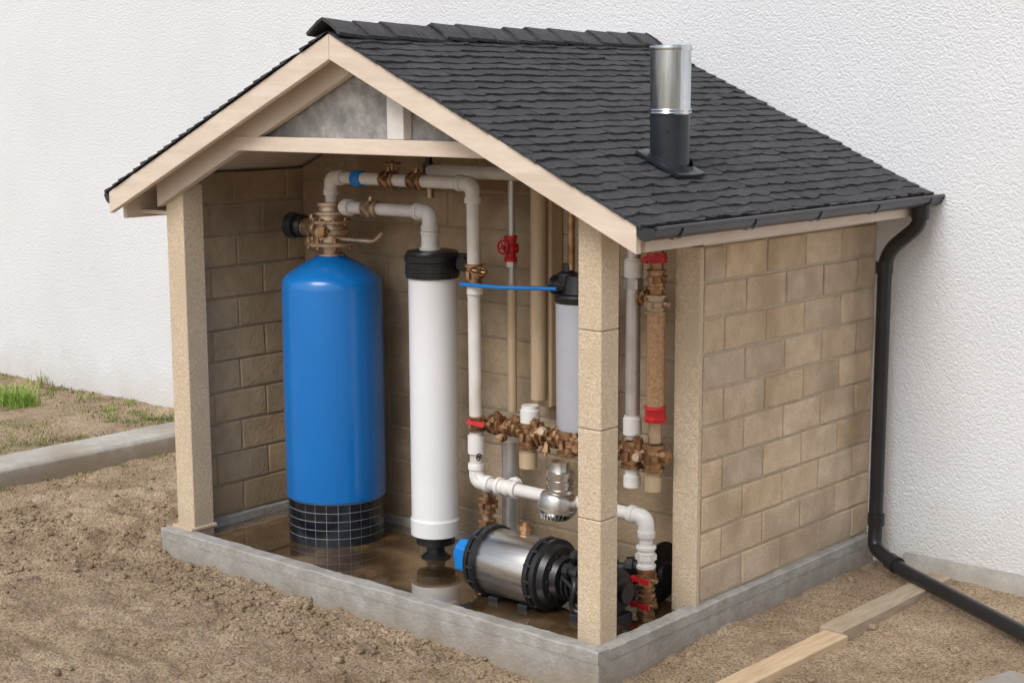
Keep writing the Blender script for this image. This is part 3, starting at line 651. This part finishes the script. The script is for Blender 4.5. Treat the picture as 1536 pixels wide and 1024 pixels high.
def gridmesh(name,x0,x1,y0,y1,st,m):
    nx=int((x1-x0)/st); ny=int((y1-y0)/st); vs=[];fs=[]
    for i in range(nx+1):
        for j in range(ny+1):
            x=x0+(x1-x0)*i/nx; y=y0+(y1-y0)*j/ny
            e=min(x-x0,x1-x,y-y0)/.5; e=max(0,min(1,e))
            vs.append((x,y,gz(x,y)*e+(-.205)*(1-e)))
    for i in range(nx):
        for j in range(ny):
            a=i*(ny+1)+j; fs.append((a,a+ny+1,a+ny+2,a+1))
    me=bpy.data.meshes.new(name); me.from_pydata(vs,[],fs); me.materials.append(M[m])
    for p in me.polygons: p.use_smooth=True
    o=bpy.data.objects.new(name,me); col.objects.link(o); return o
GR=gridmesh("soil_ground",-6.2,3.0,-2.6,1.63,.0125,'soil')
bm=bmesh.new(); vs=[bm.verts.new(v) for v in ((-300,-300,-.2),(300,-300,-.2),(300,300,-.2),(-300,300,-.2))]; bm.faces.new(vs)
mesh_obj("ground",bm,'soil',None)
rng=np.random.default_rng(3)
def clods(name,count):
    bmt=bmesh.new(); bmesh.ops.create_icosphere(bmt,subdivisions=2,radius=1)
    base=np.array([v.co[:] for v in bmt.verts]); faces=[[v.index for v in f.verts] for f in bmt.faces]; bmt.free()
    V=[];Fs=[];k=0
    while k<count:
        q=rng.random()
        if q<.42: x=rng.uniform(-3.3,-.2); y=-abs(rng.normal(0,.2))-.01
        elif q<.74: x=rng.uniform(-3.3,-2.03); y=rng.uniform(-.6,1.3)
        elif q<.85: x=rng.uniform(.02,1.2); y=rng.uniform(-.6,1.5)
        else: x=rng.uniform(-3.3,1.0); y=rng.uniform(-1.6,0)
        if -2.02<x<.02 and y>-.01: continue
        if noise.noise(Vector((x*3,y*3,11)))<-.05 and rng.random()<.7: continue
        s=min(.018,.0022+rng.exponential(.0030))
        z=gz(x,y)
        n=base*(1+.45*np.array([noise.noise(Vector(b*1.5)+Vector((k*1.7,0,0))) for b in base])[:,None])
        n=n*np.array([s*rng.uniform(.8,1.4),s*rng.uniform(.8,1.4),s*rng.uniform(.5,.9)])+np.array([x,y,z+s*.1])
        o=len(V); V.extend(n.tolist()); Fs.extend([[a+o for a in f] for f in faces]); k+=1
    me=bpy.data.meshes.new(name); me.from_pydata(V,[],Fs); me.materials.append(M['soil'])
    for p in me.polygons: p.use_smooth=True
    o=bpy.data.objects.new(name,me); col.objects.link(o)
clods("soil_clods",5200)
prism("concrete_kerb",[(-3.62,-.3),(-3.38,-.3),(-3.38,-.045),(-3.395,-.03),(-3.605,-.03),(-3.62,-.045)],'y',-3,D-.002,'kerb',None,.006)
def plank(name,x0,x1,y0,y1,z0,z1,tint,rz):
    bm=bmesh.new(); lay=bm.loops.layers.float_color.new("tint"); addbox(bm,x0,x1,y0,y1,z0,z1,tint,lay)
    bmesh.ops.recalc_face_normals(bm,faces=bm.faces)
    bmesh.ops.rotate(bm,cent=((x0+x1)/2,(y0+y1)/2,0),matrix=Matrix.Rotation(math.radians(rz),3,'Z'),verts=bm.verts)
    return mesh_obj(name,bm,'timber',None,bevel=.003)
plank("timber_plank",.262,.345,-.5,.775,-.13,-.078,(1.0,.95,.90,1),-1.2)
plank("timber_plank.001",.262,.345,.779,1.50,-.13,-.070,(.66,.68,.72,1),-1.0)
bm=bmesh.new(); addbox(bm,.0,1.4,-.9,.0,-.2,-.07); bmesh.ops.recalc_face_normals(bm,faces=bm.faces)
bmesh.ops.rotate(bm,cent=(0,0,0),matrix=Matrix.Rotation(math.radians(-14),3,'Z'),verts=bm.verts)
bmesh.ops.translate(bm,vec=(.86,.80,0),verts=bm.verts); mesh_obj("paving_slab",bm,'conc',None,bevel=.006)
def grass():
    bm=bmesh.new(); lay=bm.loops.layers.float_color.new("tint")
    def blade(x,y,z,h,t):
        a=random.uniform(0,6.28); lx,ly=math.cos(a),math.sin(a); w=random.uniform(.0018,.004)
        ln=random.uniform(.15,.8)*h; pts=[]
        for k in range(4):
            u=k/3; c=Vector((x+lx*ln*u*u,y+ly*ln*u*u,z+h*u*(1-.25*u))); ww=w*(1-u*.95)
            pts.append((bm.verts.new(c+Vector((-ly*ww,lx*ww,0))),bm.verts.new(c-Vector((-ly*ww,lx*ww,0)))))
        for k in range(3):
            f=bm.faces.new((pts[k][0],pts[k+1][0],pts[k+1][1],pts[k][1]))
            for l in f.loops: l[lay]=t
    def tuft(x,y,n,hh,dry,spread=.03,br=1):
        for _ in range(n):
            k=random.uniform(.7,1.4)*br
            t=(k*2.6,k*1.8,k*1.9,1) if random.random()<dry else (k*1.2,k*1.35,k*.9,1)
            xx=x+random.gauss(0,spread); yy=min(1.59,y+random.gauss(0,spread)); blade(xx,yy,gz(xx,yy)-.004,random.uniform(.4,1)*hh,t)
    for _ in range(2000):
        x=random.uniform(-6.1,-3.68); y=random.uniform(-.3,1.58)
        d=noise.noise(Vector((x*2.1,y*2.1,1)))
        if d<-.05 and random.random()<.85: continue
        tuft(x,min(y,1.58),random.randint(4,12),.034,.42)
    for _ in range(16): tuft(random.gauss(-4.76,.08),random.gauss(1.12,.07),22,.17,.03,.022,2.2)
    for _ in range(14): tuft(random.gauss(-4.3,.3),random.gauss(1.35,.12),14,.06,.2,.02,1.5)
    for _ in range(6): tuft(random.uniform(-5.3,-5.0),random.uniform(1.5,1.58),8,.12,.8,.015)
    for x,y in ((-3.34,.78),(-3.34,.55),(-3.35,.2),(-3.35,1.2),(-3.34,1.0),(-3.34,-.3),(-3.35,.4)): tuft(x,y,14,.055,.5,.02)
    for _ in range(40): tuft(random.uniform(-3.34,-3.2),random.uniform(-.8,1.5),4,.03,.6,.02)
    mesh_obj("grass",bm,'grass',None)
grass()
# ------------------------------------------------------------------ light, sky, camera
sun_el=math.radians(48)
w=bpy.data.worlds.new("World"); sc.world=w; w.use_nodes=True; nt=w.node_tree; bg=nt.nodes["Background"]
sky=nt.nodes.new("ShaderNodeTexSky"); sky.sky_type='NISHITA'; sky.sun_disc=False; sky.sun_elevation=sun_el
src=Vector((.14,-.95,0)).normalized()
sky.sun_rotation=math.atan2(src.x,src.y)
sky.dust_density=3; sky.air_density=1
hs=nt.nodes.new("ShaderNodeHueSaturation"); hs.inputs["Saturation"].default_value=.5
nt.links.new(sky.outputs[0],hs.inputs["Color"]); nt.links.new(hs.outputs[0],bg.inputs[0]); bg.inputs[1].default_value=.15
ld=bpy.data.lights.new("sun",'SUN'); ld.energy=1.5; ld.angle=math.radians(30); ld.color=(1,.985,.96)
lo=bpy.data.objects.new("sun",ld); col.objects.link(lo)
dirv=Vector((src.x*math.cos(sun_el),src.y*math.cos(sun_el),math.sin(sun_el)))
lo.rotation_euler=(-dirv).to_track_quat('-Z','Y').to_euler(); lo.location=dirv*20
cam=bpy.data.cameras.new("camera"); co=bpy.data.objects.new("camera",cam); col.objects.link(co); sc.camera=co
cam.sensor_width=36; cam.lens=2377.8/1536*36; cam.clip_end=2000; cam.clip_start=.05
yaw,pi_,ro=.7130,-.1575,-.0044
fw=Vector((-math.sin(yaw)*math.cos(pi_),math.cos(yaw)*math.cos(pi_),math.sin(pi_)))
rt=fw.cross(Vector((0,0,1))).normalized(); up=rt.cross(fw)
r2=rt*math.cos(ro)+up*math.sin(ro); u2=-rt*math.sin(ro)+up*math.cos(ro)
co.matrix_world=Matrix(((r2.x,u2.x,-fw.x,2.6059),(r2.y,u2.y,-fw.y,-3.3792),(r2.z,u2.z,-fw.z,1.5617),(0,0,0,1)))
sc.view_settings.view_transform='Standard'; sc.view_settings.look='None'; sc.view_settings.exposure=0
